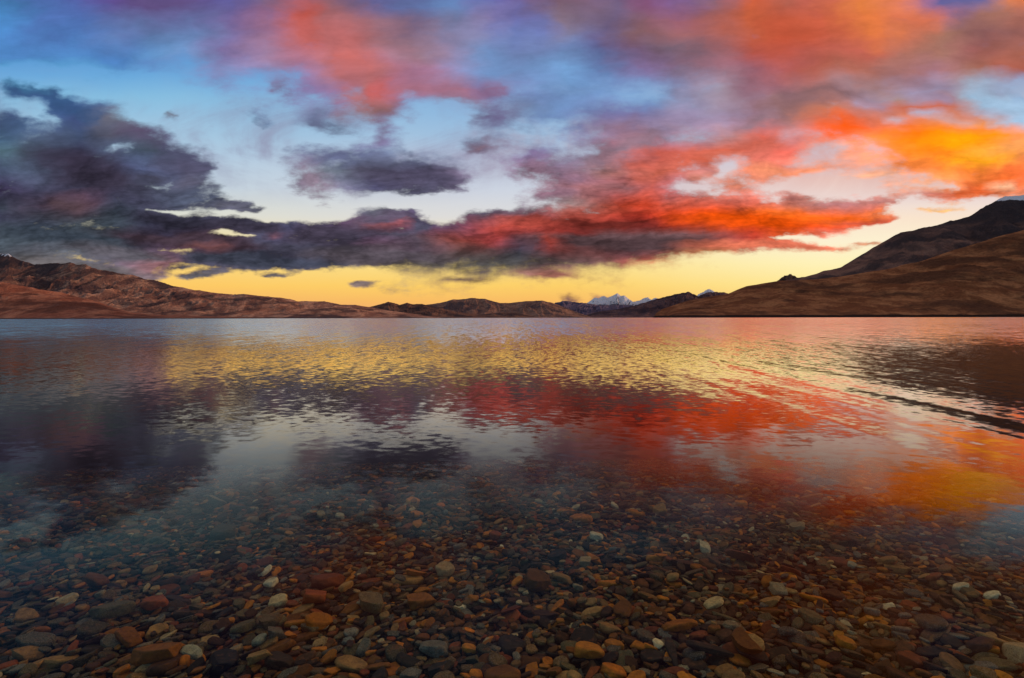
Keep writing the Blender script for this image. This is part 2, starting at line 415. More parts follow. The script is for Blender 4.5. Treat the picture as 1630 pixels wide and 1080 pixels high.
# ---------------------------------------------------------------- numpy noise
def vnoise(x, y, seed):
    xi = np.floor(x).astype(np.int64)
    yi = np.floor(y).astype(np.int64)
    fx = x - xi
    fy = y - yi
    fx = fx * fx * fx * (fx * (fx * 6 - 15) + 10)
    fy = fy * fy * fy * (fy * (fy * 6 - 15) + 10)

    def h(a, b):
        n = (a * 374761393 + b * 668265263 + seed * 1442695041) & 0xffffffff
        n = ((n ^ (n >> 13)) * 1274126177) & 0xffffffff
        n = ((n ^ (n >> 16)) * 2246822519) & 0xffffffff
        return ((n ^ (n >> 15)) & 0xffffff) / float(0xffffff)
    a = h(xi, yi) * (1 - fx) + h(xi + 1, yi) * fx
    b = h(xi, yi + 1) * (1 - fx) + h(xi + 1, yi + 1) * fx
    return a * (1 - fy) + b * fy


def fbm(x, y, seed, octv=5, gain=0.5, ridged=False):
    s = 0
    a = 1
    t = 0
    for k in range(octv):
        n = vnoise(x * 2 ** k + 13.7 * k, y * 2 ** k - 7.1 * k, seed + k)
        if ridged:
            n = (1 - np.abs(2 * n - 1)) ** 1.5
        s = s + a * n
        t += a
        a *= gain
    return s / t


def mesh_from(name, verts, faces, mat, smooth=True):
    me = bpy.data.meshes.new(name)
    verts = np.asarray(verts, dtype=np.float32)
    faces = np.asarray(faces, dtype=np.int32)
    k = faces.shape[1]
    me.vertices.add(len(verts))
    me.vertices.foreach_set('co', verts.ravel())
    me.loops.add(faces.size)
    me.loops.foreach_set('vertex_index', faces.ravel())
    me.polygons.add(len(faces))
    me.polygons.foreach_set('loop_start', np.arange(0, faces.size, k, dtype=np.int32))
    me.polygons.foreach_set('loop_total', np.full(len(faces), k, dtype=np.int32))
    me.polygons.foreach_set('use_smooth', np.full(len(faces), smooth, dtype=bool))
    me.update(calc_edges=True)
    me.validate()
    if mat:
        me.materials.append(mat)
    return me


def link(name, me, **props):
    o = bpy.data.objects.new(name, me)
    COL.objects.link(o)
    for k, v_ in props.items():
        o[k] = v_
    return o


def grid_faces(nx, ny):
    i, j = np.meshgrid(np.arange(nx - 1), np.arange(ny - 1), indexing='ij')
    a = i * ny + j
    return np.stack([a, a + ny, a + ny + 1, a + 1], -1).reshape(-1, 4)


def new_mat(name):
    m = bpy.data.materials.new(name)
    m.use_nodes = True
    m.node_tree.nodes.clear()
    n = NT(m.node_tree)
    out = n.n.new('ShaderNodeOutputMaterial')
    return m, n, out


# ---------------------------------------------------------------- hills
def hill_mat(name, c1, c2, c3, km=1.0, snow=None, shore=None, scale=1.0, crest=None, band=(1, 0.3, 0.8)):
    """c1 main soil, c2 pale scree, c3 dark rock; snow = (height, spread, amount)"""
    m, n, out = new_mat(name)
    g = n.n.new('ShaderNodeNewGeometry')
    pos = n.vmath('MULTIPLY', g.outputs['Position'], (0.001 / km, 0.001 / km, 0.001 / km))
    s = n.sep(g.outputs['Position'])
    nz = n.sep(g.outputs['Normal'])
    warp = n.noise(pos, 2.0 * scale, 5, 0.55, color=True)
    p2 = n.vmath('ADD', pos, n.vmath('SCALE', warp, None, 0.35))
    big = n.noise(n.vmath('MULTIPLY', p2, (1, 1, 2.5)), 1.6 * scale, 6, 0.6)
    mid = n.noise(n.vmath('MULTIPLY', p2, band), 7.0 * scale, 8, 0.68)
    fine = n.noise(pos, 55.0 * scale, 6, 0.7)
    col = n.mix(n.range(mid, 0.44, 0.60, 0, 1), c1, c2)
    dark = n.math('MULTIPLY', n.range(big, 0.46, 0.60, 0, 1, True), 0.85)
    col = n.mix(dark, col, c3)
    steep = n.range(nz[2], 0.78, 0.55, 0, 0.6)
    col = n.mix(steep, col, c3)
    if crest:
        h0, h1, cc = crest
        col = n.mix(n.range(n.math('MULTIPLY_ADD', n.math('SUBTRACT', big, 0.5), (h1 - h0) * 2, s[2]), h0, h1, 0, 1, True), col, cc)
    col = n.vmath('SCALE', col, None, n.range(fine, 0.3, 0.7, 0.65, 1.35))
    if shore:
        hz, cs = shore
        col = n.mix(n.range(n.math('MULTIPLY_ADD', n.math('SUBTRACT', mid, 0.5), hz * 1.2, s[2]), hz, hz * 1.25, 1, 0), col, cs)
    if snow:
        h, sp, _ = snow
        sn = n.math('MULTIPLY_ADD', n.math('SUBTRACT', n.noise(p2, 9 * scale, 7, 0.7), 0.5), sp, s[2])
        f = n.range(sn, h, h + sp * 0.05, 0, 1)
        f = n.math('MULTIPLY', f, n.range(nz[2], 0.45, 0.62))
        col = n.mix(f, col, (0.72, 0.74, 0.80, 1))
    b = n.n.new('ShaderNodeBsdfPrincipled')
    n.put(b.inputs['Base Color'], col)
    b.inputs['Roughness'].default_value = 0.95
    b.inputs['Specular IOR Level'].default_value = 0.1
    bu = n.n.new('ShaderNodeBump')
    bu.inputs['Strength'].default_value = 0.85
    bu.inputs['Distance'].default_value = 50 * km
    n.put(bu.inputs['Height'], n.math('ADD', mid, n.math('MULTIPLY', fine, 0.25)))
    n.l.new(bu.outputs[0], b.inputs['Normal'])
    n.l.new(b.outputs[0], out.inputs[0])
    return m


def hill(name, prof, y_ridge, y_shore, mat, seed, nx=500, ny=140, power=1.15, rough=0.28, spur=9.0,
         jag=0.02, ends=(0.0, 0.0), spur_pow=1.0, slant=0.0, back=0.8):
    """prof: skyline as (photo x, photo y) pairs; the hill is a height field between
    its foot at depth y_shore and its crest at depth y_ridge, falling away behind."""
    pxs = np.array([p[0] for p in prof], float)
    zs = np.array([HY - p[1] for p in prof], float) / F
    us = (pxs - CX) / F
    U = np.linspace(us[0], us[-1], nx)
    vr = np.interp(U, us, zs)
    yr = np.interp(U, us, np.linspace(0, 1, len(us)) * 0 + y_ridge) if np.isscalar(y_ridge) else np.interp(U, us, y_ridge)
    ys = np.full(nx, float(y_shore)) if np.isscalar(y_shore) else np.interp(U, us, y_shore)
    tb = 1.0 + back
    T = np.concatenate([np.linspace(-0.06, 1, int(ny * 0.8)), np.linspace(1, tb, ny - int(ny * 0.8) + 1)[1:]])
    uu, tt = np.meshgrid(U, T, indexing='ij')
    Y = ys[:, None] + (yr - ys)[:, None] * tt
    X = uu * Y
    zr = (vr * yr)[:, None]
    tp = np.clip(tt, 0, 1)
    base = tp ** power
    over = np.clip((tt - 1) / back, 0, 1)
    base = np.where(tt > 1, 1 - over ** 1.2 * 1.05, base)
    wid = U[-1] - U[0]
    a = (uu + slant * tt * 0.25) / wid
    wx = fbm(a * spur * 0.6, tt * 1.7, seed + 50, 4) - 0.5
    r1 = fbm(a * spur + wx * 1.6, tt * 0.8 + wx * 0.7, seed, 6, 0.5, True)
    r2 = fbm(a * spur * 3.1 + wx * 2, tt * 3.0, seed + 9, 6, 0.55, True)
    r3 = fbm(a * spur * 9 + wx * 3, tt * 9.0, seed + 19, 5, 0.6, True)
    env = np.clip(tp * (1.02 - tp) * 4, 0, 1) ** 0.8
    env = np.where(tt > 1, 0.4, env)
    disp = (r1 - 0.62) * rough * 1.3 + (r2 - 0.6) * rough * 0.55 + (r3 - 0.6) * rough * 0.16
    Z = zr * (base + disp * env * (0.35 + 0.65 * tp))
    cj = fbm(a * 60, tt * 8, seed + 3, 5, 0.6) - 0.5
    Z += zr * cj * jag * np.exp(-((tt - 1) / 0.12) ** 2)
    foot = np.clip((tt + 0.06) / 0.06, 0, 1)
    Z = np.where(tt < 0, -6 + 6 * foot, Z + 1.5 * np.clip(tt * 30, 0, 1))
    Z = np.where(over >= 1, -20, Z)
    verts = np.stack([X, Y, Z], -1).reshape(-1, 3)
    f = grid_faces(nx, len(T))
    return link(name, mesh_from(name, verts, f, mat), kind='structure')


# far snow peaks
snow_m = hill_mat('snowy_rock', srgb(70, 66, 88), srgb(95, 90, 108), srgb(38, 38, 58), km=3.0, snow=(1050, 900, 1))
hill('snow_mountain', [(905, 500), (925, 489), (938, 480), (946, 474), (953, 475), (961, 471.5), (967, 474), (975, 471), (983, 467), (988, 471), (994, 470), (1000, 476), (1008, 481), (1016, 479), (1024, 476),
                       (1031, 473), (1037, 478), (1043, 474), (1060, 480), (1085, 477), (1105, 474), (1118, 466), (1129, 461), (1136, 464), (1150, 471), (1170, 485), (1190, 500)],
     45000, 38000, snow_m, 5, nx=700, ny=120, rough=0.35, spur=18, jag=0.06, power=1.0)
blue_m = hill_mat('hazed_slate_rock', srgb(96, 88, 112), srgb(124, 110, 126), srgb(58, 58, 86), km=2.0)  # blue haze of distance is mixed into these rock colours
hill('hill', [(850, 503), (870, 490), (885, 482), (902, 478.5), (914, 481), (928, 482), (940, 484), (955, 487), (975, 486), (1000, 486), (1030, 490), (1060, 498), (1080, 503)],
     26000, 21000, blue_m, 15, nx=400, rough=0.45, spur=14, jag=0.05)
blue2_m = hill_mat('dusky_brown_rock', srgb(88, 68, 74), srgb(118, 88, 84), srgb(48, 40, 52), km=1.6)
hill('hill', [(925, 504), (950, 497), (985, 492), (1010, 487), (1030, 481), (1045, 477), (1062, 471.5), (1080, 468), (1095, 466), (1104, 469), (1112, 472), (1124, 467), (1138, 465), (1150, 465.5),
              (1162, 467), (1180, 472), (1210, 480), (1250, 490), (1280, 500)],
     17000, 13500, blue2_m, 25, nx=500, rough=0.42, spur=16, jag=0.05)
# low brown hills across the middle of the far shore
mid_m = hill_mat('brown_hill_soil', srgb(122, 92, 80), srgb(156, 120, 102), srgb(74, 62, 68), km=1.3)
hill('hill', [(600, 503), (640, 492), (680, 485), (700, 482), (712, 479), (722, 476.5), (738, 476), (752, 474.5), (768, 475.5), (782, 478), (797, 482.5), (815, 482), (838, 479), (862, 478.5), (880, 483),
              (900, 490), (920, 498), (940, 505)], 14000, 11000, mid_m, 35, nx=500, rough=0.32, spur=12, jag=0.03)
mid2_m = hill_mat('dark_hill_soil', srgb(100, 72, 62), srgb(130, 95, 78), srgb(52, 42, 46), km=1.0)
hill('hill', [(545, 502), (575, 492), (600, 485.5), (618, 480.5), (628, 482), (636, 485), (648, 481.5), (658, 484), (672, 484), (690, 488), (705, 491), (725, 496), (760, 501), (800, 498), (820, 498), (850, 504)],
     10500, 8800, mid2_m, 45, nx=450, rough=0.35, spur=12, jag=0.04)
# the long mountain on the left
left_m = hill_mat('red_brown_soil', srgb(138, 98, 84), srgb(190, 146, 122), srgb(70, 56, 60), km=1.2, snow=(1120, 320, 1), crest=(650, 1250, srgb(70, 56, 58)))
hill('mountain', [(-420, 420), (-300, 380), (-200, 372), (-120, 392), (-60, 402), (-25, 405), (5, 399), (15, 398), (30, 405), (45, 411), (56, 417), (66, 416), (80, 414), (98, 413), (112, 413), (124, 418), (137, 417.5), (150, 424),
                  (168, 426), (190, 433), (206, 435), (235, 443), (270, 450), (300, 457), (335, 465), (372, 469), (388, 467), (405, 469), (425, 471), (440, 472), (462, 475), (476, 480),
                  (505, 480), (540, 484), (565, 485), (590, 489), (620, 494), (660, 500), (700, 505)], 9000, 6800, left_m, 55, nx=1500, ny=240, rough=0.62, spur=13, jag=0.03, slant=-1.2)
front_m = hill_mat('rust_red_soil', srgb(150, 90, 70), srgb(188, 126, 98), srgb(98, 60, 50), km=0.8, shore=(9, srgb(95, 62, 50)))
hill('foothill', [(-420, 420), (-250, 432), (-100, 440), (0, 446), (52, 456), (103, 466), (155, 479), (180, 488), (206, 496), (240, 500), (330, 503), (430, 505.5)],
     6200, 5000, front_m, 65, nx=900, ny=160, rough=0.26, spur=12, jag=0.02, slant=-1.0, power=1.0)
# right side: the dark high mountain, a knoll and the brown slope in front of it
knoll_m = hill_mat('knoll_rock', srgb(66, 52, 50), srgb(84, 68, 60), srgb(40, 32, 34), km=1.0)
hill('hill', [(1190, 470), (1215, 455), (1237, 448), (1248, 441), (1260, 438), (1268, 441), (1285, 442), (1310, 450), (1340, 470)], 9500, 7500, knoll_m, 75, nx=200, rough=0.4, spur=6, jag=0.05)
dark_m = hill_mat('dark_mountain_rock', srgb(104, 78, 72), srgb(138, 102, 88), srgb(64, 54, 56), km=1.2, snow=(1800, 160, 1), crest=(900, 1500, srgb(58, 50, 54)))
hill('mountain', [(1180, 470), (1230, 452), (1285, 441.5), (1300, 437), (1312, 432), (1337, 427), (1350, 418), (1365, 409), (1400, 391), (1435, 371), (1450, 369), (1478, 362), (1510, 352), (1545, 344), (1560, 333),
                  (1575, 325), (1590, 318), (1600, 313.5), (1615, 311.5), (1630, 311), (1700, 290), (1800, 262), (1950, 236), (2200, 190), (2600, 170), (3200, 260)],
     8000, 4600, dark_m, 85, nx=1100, ny=220, rough=0.24, spur=22, jag=0.018, slant=1.4)
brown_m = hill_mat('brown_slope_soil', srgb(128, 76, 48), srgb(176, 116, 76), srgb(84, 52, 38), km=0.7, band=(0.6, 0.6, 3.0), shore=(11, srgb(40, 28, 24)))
hill('hillside', [(1040, 505.5), (1046, 498), (1054, 493), (1075, 486), (1098, 478), (1130, 473), (1157, 469), (1175, 461), (1188, 456), (1214, 452), (1240, 448), (1260, 447), (1300, 445.5), (1340, 441),
                  (1411, 430), (1468, 417), (1519, 399), (1571, 384), (1630, 367), (1750, 330), (1900, 300), (2200, 240), (2700, 180), (3400, 120), (4200, 120), (5000, 300)],
     [3300] * 3 + [3500] * 20 + [3200, 2900, 2700], [2950] * 3 + [2450] * 20 + [2000, 1700, 1500], brown_m, 95, nx=1500, ny=240, rough=0.20, spur=34, jag=0.01, slant=1.6, power=1.05)

# ---------------------------------------------------------------- lake bed and water
def bed_z(x, y):
    y = np.maximum(y, 0.0)
    near = 0.10 + 0.030 * y + 0.014 * y * y
    far = 0.10 + 0.030 * 12 + 0.014 * 144 + (y - 12) * 0.12
    dd = np.where(y < 12, near, np.minimum(far, 40))
    return -(dd + 0.02 * np.clip(-x, 0, 30) * np.clip(y / 6, 0, 1))


bm, n, out = new_mat('lake_bed_silt')
g = n.n.new('ShaderNodeNewGeometry')
a = n.noise(g.outputs['Position'], 38, 8, 0.7)
b_ = n.n.new('ShaderNodeBsdfPrincipled')
n.put(b_.inputs['Base Color'], n.mix(n.range(a, 0.35, 0.65), (0.018, 0.013, 0.010, 1), (0.06, 0.04, 0.025, 1)))
b_.inputs['Roughness'].default_value = 0.9
bu = n.n.new('ShaderNodeBump')
bu.inputs['Strength'].default_value = 0.8
bu.inputs['Distance'].default_value = 0.01
n.put(bu.inputs['Height'], a)
n.l.new(bu.outputs[0], b_.inputs['Normal'])
n.l.new(b_.outputs[0], out.inputs[0])
gy = np.concatenate([np.linspace(-30, 0, 8)[:-1], np.linspace(0, 14, 90), np.geomspace(15, 90000, 60)])
gx = np.concatenate([-np.geomspace(90000, 14, 50), np.linspace(-13, 13, 70), np.geomspace(14, 90000, 50)])
XX, YY = np.meshgrid(gx, gy, indexing='ij')
ZZ = bed_z(XX, YY) + np.where(YY < 0, -YY * 0.06 * 0, 0)
link('lake_bed', mesh_from('lake_bed', np.stack([XX, YY, ZZ], -1).reshape(-1, 3), grid_faces(len(gx), len(gy)), bm), kind='structure')

wm, n, out = new_mat('lake_water')
g = n.n.new('ShaderNodeNewGeometry')
P_ = g.outputs['Position']
s = n.sep(P_)
dist = n.math('MAXIMUM', n.math('MULTIPLY_ADD', n.math('ABSOLUTE', s[0]), 0.15, s[1]), 0.5)
ld = n.math('LOGARITHM', n.math('MAXIMUM', dist, 0.5), 10.0)
# crests run across the lake, bent slightly; ripples grow from the still margin outwards
rot = n.n.new('ShaderNodeVectorRotate')
rot.rotation_type = 'Z_AXIS'
n.l.new(P_, rot.inputs['Vector'])
rot.inputs['Angle'].default_value = math.radians(9)
PR = rot.outputs[0]


def slope(vec, scale, sx, detail, rough, dst=0.3):
    c = n.noise(n.vmath('MULTIPLY', vec, (sx, 1.0, 1.0)), scale, detail, rough, dst, color=True)
    return n.vmath('SUBTRACT', c, (0.5, 0.5, 0.5))


def by_distance(pts):
    """pts: (metres from the viewer's shore, value)"""
    return n.ramp(n.math('DIVIDE', ld, 4.0), [(max(0.0, math.log10(p_) / 4.0), (v_, v_, v_, 1)) for p_, v_ in pts])[0]


s1 = slope(PR, 13.0, 0.6, 3, 0.6)         # hand-wide ripples near the shore
s2 = slope(PR, 2.0, 4.2, 3, 0.65)          # short crests seen end on across the middle water
s4 = slope(P_, 0.40, 10.0, 3, 0.65)        # wind-roughened open lake
s5 = slope(P_, 0.06, 22.0, 4, 0.65)
sl = n.vmath('MULTIPLY', s1, by_distance([(1, .015), (3, .045), (6, .10), (10, .15), (20, .30), (45, .45), (9000, .5)]))
sl = n.vmath('ADD', sl, n.vmath('MULTIPLY', s2, by_distance([(1, .0), (4, .012), (7, .04), (12, .10), (20, .28), (35, .5), (60, .5), (200, .3)])))
sl = n.vmath('ADD', sl, n.vmath('MULTIPLY', s4, by_distance([(1, .0), (14, .0), (24, .35), (40, .6), (80, .65), (9000, .4)])))
sl = n.vmath('ADD', sl, n.vmath('MULTIPLY', s5, by_distance([(1, .0), (40, .0), (80, .55), (9000, .7)])))
# a train of low swells running in obliquely from the right
wsw = n.noise(n.vmath('MULTIPLY', P_, (2.6, 0.10, 1.0)), 1.0, 4, 0.55, 0.5)
wsw = n.math('MULTIPLY', n.math('SUBTRACT', wsw, 0.5), by_distance([(1, .0), (3, .10), (5, .30), (9, .26), (18, .12), (60, 0)]))
wsw = n.math('MULTIPLY', wsw, n.math('MULTIPLY', n.range(s[0], 1.6, 4.2), n.range(s[0], 12.0, 6.0)))
lean = by_distance([(1, 0.0), (12, .0), (18, .018), (26, .055), (38, .10), (90, .125), (9000, .125)])
sxx = n.sep(sl)
sx = (n.math('ADD', sxx[0], wsw), n.math('SUBTRACT', n.math('MULTIPLY_ADD', wsw, 0.4, sxx[1]), lean))
nrm = n.vmath('NORMALIZE', n.xyz(n.math('MULTIPLY', sx[0], 0.35), sx[1], 1.0))
lw = n.n.new('ShaderNodeLayerWeight')
cosv = n.math('SUBTRACT', 1.0, lw.outputs['Facing'])
refl = n.ramp(cosv, [(p_, (v_, v_, v_, 1)) for p_, v_ in [(0, 1), (.04, .96), (.10, .90), (.17, .57), (.235, .28), (.29, .11), (.36, .045), (.45, .022), (.6, .018), (1, .02)]])[0]
gl = n.n.new('ShaderNodeBsdfGlossy')
gl.inputs['Color'].default_value = (1.0, 0.90, 0.77, 1)
n.put(gl.inputs['Roughness'], n.range(ld, 0.4, 1.6, 0.045, 0.10))
n.l.new(nrm, gl.inputs['Normal'])
tr = n.n.new('ShaderNodeBsdfTransparent')
tr.inputs['Color'].default_value = (0.97, 0.98, 0.98, 1)
mx = n.n.new('ShaderNodeMixShader')
n.l.new(refl, mx.inputs[0])
n.l.new(tr.outputs[0], mx.inputs[1])
n.l.new(gl.outputs[0], mx.inputs[2])
n.l.new(mx.outputs[0], out.inputs[0])
va = n.n.new('ShaderNodeVolumeAbsorption')
va.inputs['Color'].default_value = (0.42, 0.36, 0.34, 1)
va.inputs['Density'].default_value = 0.40
n.l.new(va.outputs[0], out.inputs[1])
B = 85000.0
wv_ = np.array([(-B, -25, 0), (B, -25, 0), (B, B, 0), (-B, B, 0), (-B, -25, -60), (B, -25, -60), (B, B, -60), (-B, B, -60)], float)
wf = np.array([(0, 1, 2, 3), (7, 6, 5, 4), (0, 4, 5, 1), (1, 5, 6, 2), (2, 6, 7, 3), (3, 7, 4, 0)])
link('lake_water', mesh_from('lake_water', wv_, wf, wm, False), kind='structure')

# ---------------------------------------------------------------- stones on the bed
m_stone, n, out = new_mat('wet_stone')
at = n.n.new('ShaderNodeAttribute')
at.attribute_name = 'stone_tint'
tint = at.outputs['Color']
kind_a = at.outputs['Alpha']
g = n.n.new('ShaderNodeNewGeometry')
pos = g.outputs['Position']
sp = n.noise(pos, 260, 4, 0.75)
mo = n.noise(pos, 45, 6, 0.65, 0.6)
ve = n.noise(n.vmath('MULTIPLY', pos, (1, 1.6, 3.0)), 22, 6, 0.6, 1.5)
col = n.vmath('SCALE', tint, None, n.range(mo, 0.30, 0.70, 0.55, 1.45))
speck = n.math('MULTIPLY', n.range(sp, 0.52, 0.62), n.range(kind_a, 0.35, 0.6))
col = n.mix(n.math('MULTIPLY', speck, 0.7), col, n.mix(0.5, tint, (0.42, 0.36, 0.26, 1)))
speck2 = n.math('MULTIPLY', n.range(sp, 0.46, 0.38), n.range(kind_a, 0.2, 0.6, 0.25, 0.85))
col = n.mix(speck2, col, n.vmath('SCALE', tint, None, 0.25))
rust = n.math('MULTIPLY', n.range(ve, 0.55, 0.66), 0.55)
col = n.mix(rust, col, n.mix(0.5, tint, (0.30, 0.11, 0.03, 1)))
pb = n.n.new('ShaderNodeBsdfPrincipled')
n.put(pb.inputs['Base Color'], col)
pb.inputs['Roughness'].default_value = 0.6
pb.inputs['Specular IOR Level'].default_value = 0.15
bu = n.n.new('ShaderNodeBump')
bu.inputs['Strength'].default_value = 0.7
bu.inputs['Distance'].default_value = 0.004
n.put(bu.inputs['Height'], n.math('ADD', mo, n.math('MULTIPLY', sp, 0.3)))
n.l.new(bu.outputs[0], pb.inputs['Normal'])
n.l.new(pb.outputs[0], out.inputs[0])


def ico(sub):
    t = (1 + 5 ** .5) / 2
    vs = [(-1, t, 0), (1, t, 0), (-1, -t, 0), (1, -t, 0), (0, -1, t), (0, 1, t), (0, -1, -t), (0, 1, -t), (t, 0, -1), (t, 0, 1), (-t, 0, -1), (-t, 0, 1)]
    vs = [np.array(v_) / np.linalg.norm(v_) for v_ in vs]
    fs = [(0, 11, 5), (0, 5, 1), (0, 1, 7), (0, 7, 10), (0, 10, 11), (1, 5, 9), (5, 11, 4), (11, 10, 2), (10, 7, 6), (7, 1, 8), (3, 9, 4), (3, 4, 2), (3, 2, 6), (3, 6, 8), (3, 8, 9), (4, 9, 5), (2, 4, 11), (6, 2, 10), (8, 6, 7), (9, 8, 1)]
    for _ in range(sub):
        cache, nf = {}, []

        def midp(a, b):
            k = (min(a, b), max(a, b))
            if k not in cache:
                m_ = vs[a] + vs[b]
                vs.append(m_ / np.linalg.norm(m_))
                cache[k] = len(vs) - 1
            return cache[k]
        for a, b, c in fs:
            ab, bc, ca = midp(a, b), midp(b, c), midp(c, a)
            nf += [(a, ab, ca), (b, bc, ab), (c, ca, bc), (ab, bc, ca)]
        fs = nf
    return np.array(vs), np.array(fs)


ICO_V, ICO_F = ico(2)
ICO3_V, ICO3_F = ico(3)


def stone_shape(r, base, angular):
    """a water-worn piece of shale or granite: a ball cut by soft planes, unit half axes"""
    v_ = base.copy()
    pw = 0.80
    v_ = np.sign(v_) * np.abs(v_) ** pw
    for _ in range(r.integers(4, 9)):
        a_ = r.uniform(0, 2 * np.pi)
        nrm_ = np.array([math.cos(a_), math.sin(a_), r.normal(0, 0.25)])
        nrm_ /= np.linalg.norm(nrm_)
        d_ = r.uniform(0.50, 0.88) if angular else r.uniform(0.72, 0.98)
        ex = np.maximum(v_ @ nrm_ - d_, 0)
        v_ = v_ - nrm_ * ex[:, None] * (0.93 if angular else 0.75)
    tz = r.uniform(-0.35, 0.35)
    v_[:, 2] = np.clip(v_[:, 2], -0.72, 0.62 + 0.2 * r.uniform()) * (1 + tz * v_[:, 0])
    ph = r.uniform(0, 100)
    nz_ = fbm(v_[:, 0] * 1.7 + ph, v_[:, 1] * 1.7 + v_[:, 2] * 1.3, int(ph * 7), 3) - 0.5
    v_ = v_ * (1 + 0.22 * nz_)[:, None]
    v_[:, 0] *= 1.0 / np.abs(v_[:, 0]).max()
    v_[:, 1] *= 1.0 / np.abs(v_[:, 1]).max()
    v_[:, 2] *= 1.0 / np.abs(v_[:, 2]).max()
    return v_


PROTO = [stone_shape(rng, ICO_V, k % 3 == 0) for k in range(60)]
PROTO3 = [stone_shape(rng, ICO3_V, k % 3 == 0) for k in range(60)]
# (name, tint, grain, share far left, share centre, share right)
TINTS = [
 ('dark brown', (72, 50, 32), 0.2, 14, 20, 20), ('rust brown', (120, 76, 30), 0.3, 7, 17, 18), ('orange', (182, 112, 34), 0.3, 3, 11, 10),
 ('olive grey', (86, 78, 52), 0.5, 20, 10, 7), ('charcoal', (46, 42, 34), 0.3, 18, 12, 12), ('slate grey', (82, 80, 70), 0.6, 8, 4, 4),
 ('speckled brown', (108, 84, 48), 1.0, 10, 14, 14), ('tan', (150, 116, 74), 0.4, 7, 7, 8), ('brick red', (124, 66, 34), 0.2, 5, 8, 9),
 ('speckled grey', (104, 102, 96), 1.0, 5, 6, 6), ('pale grey', (150, 138, 114), 0.8, 2.0, 1.5, 1.8), ('cream', (190, 168, 132), 0.5, 1.0, 1.4, 1.6), ('white', (204, 192, 168), 0.3, 0.3, 0.4, 0.6),
]
TNAME = {t[0]: t for t in TINTS}

# a height map of what has been laid down so far, 1 cm cells
HX0, HY0, CELL = -8.0, 0.9, 0.010
NXH, NYH = 1600, 760
hx = HX0 + (np.arange(NXH) + 0.5) * CELL
hy = HY0 + (np.arange(NYH) + 0.5) * CELL
HM = bed_z(*np.meshgrid(hx, hy, indexing='ij')) + 0.0
BASE = HM.copy()
LAID = []


def try_place(x, y, a, b, yaw):
    R = a * 1.05
    i0, i1 = int((x - R - HX0) / CELL), int((x + R - HX0) / CELL) + 1
    j0, j1 = int((y - R - HY0) / CELL), int((y + R - HY0) / CELL) + 1
    if i0 < 1 or j0 < 1 or i1 >= NXH - 1 or j1 >= NYH - 1:
        return None
    gx_, gy_ = np.meshgrid(hx[i0:i1] - x, hy[j0:j1] - y, indexing='ij')
    c_, s_ = math.cos(yaw), math.sin(yaw)
    q = ((gx_ * c_ + gy_ * s_) / a) ** 2 + ((-gx_ * s_ + gy_ * c_) / b) ** 2
    m_ = q < 1
    if m_.sum() < 2:
        m_ = q <= q.min() + 1e-9
    hh = HM[i0:i1, j0:j1]
    return (slice(i0, i1), slice(j0, j1)), m_, q, hh, gx_, gy_


def lay(x, y, a, b, c, yaw, tint, proto, hi=False, special=None, tries=1, keep_high=False):
    best = None
    for k in range(tries):
        xx = x + (rng.normal(0, a * 0.8) if k else 0)
        yv = y + (rng.normal(0, a * 0.8) if k else 0)
        t = try_place(xx, yv, a, b, yaw)
        if t is None:
            continue
        top = np.percentile(t[3][t[1]], 80) - float(bed_z(xx, yv))
        if best is None or top < best[0]:
            best = (top, xx, yv, t)
    if best is None:
        return
    top, xx, yv, (sl_, m_, q, hh, gx_, gy_) = best
    hs = hh[m_]
    gxm, gym = gx_[m_], gy_[m_]
    # resting plane through what lies below
    if len(hs) > 8:
        A = np.stack([gxm, gym, np.ones(len(hs))], 1)
        co, *_ = np.linalg.lstsq(A, hs, rcond=None)
        tx_, ty_ = np.clip(co[0], -0.32, 0.32), np.clip(co[1], -0.32, 0.32)
        c0 = np.percentile(hs - tx_ * gxm - ty_ * gym, 72)
    else:
        tx_, ty_, c0 = rng.normal(0, .1), rng.normal(0, .1), hs.max()
    if not keep_high and c0 - float(bed_z(xx, yv)) > 0.075:
        return
    zc = c0 + c * 0.72
    HM[sl_] = np.where(m_, np.maximum(hh, zc + tx_ * gx_ + ty_ * gy_ + c * 0.8 * np.sqrt(np.clip(1 - q, 0, 1)) ** 0.6 * 1.0), hh)
    LAID.append(dict(x=xx, y=yv, z=zc, a=a, b=b, c=c, yaw=yaw, tx=tx_, ty=ty_, tint=tint, proto=proto, special=special))


def pick_tint(x, y):
    u_ = x / y
    w = np.clip((u_ + 1) / 2, 0, 1) * 2
    sh = np.array([(t[3] * max(0, 1 - w) + t[4] * (1 - abs(w - 1)) + t[5] * max(0, w - 1)) for t in TINTS])
    return TINTS[rng.choice(len(TINTS), p=sh / sh.sum())][0]


def from_photo(px_, py_):
    """where the line of sight through a point of the photograph meets the bed"""
    y_ = 2.0
    for _ in range(12):
        y_ = (CAM_H - float(bed_z((px_ - CX) / F * y_, y_)) - 0.05) / ((py_ - HY) / F)
    return (px_ - CX) / F * y_, y_


spots = []
for _ in range(60000):
    y_ = 1.15 + 6.2 * rng.uniform() ** 1.35
    x_ = rng.uniform(-1.22, 1.22) * y_
    if abs(x_) > 7.4:
        continue
    s_ = 0.0085 + 0.0055 * rng.gamma(2.0, 1.0)
    if y_ > 3.5:
        s_ *= 1.25
    spots.append((min(s_, 0.060), x_, y_))
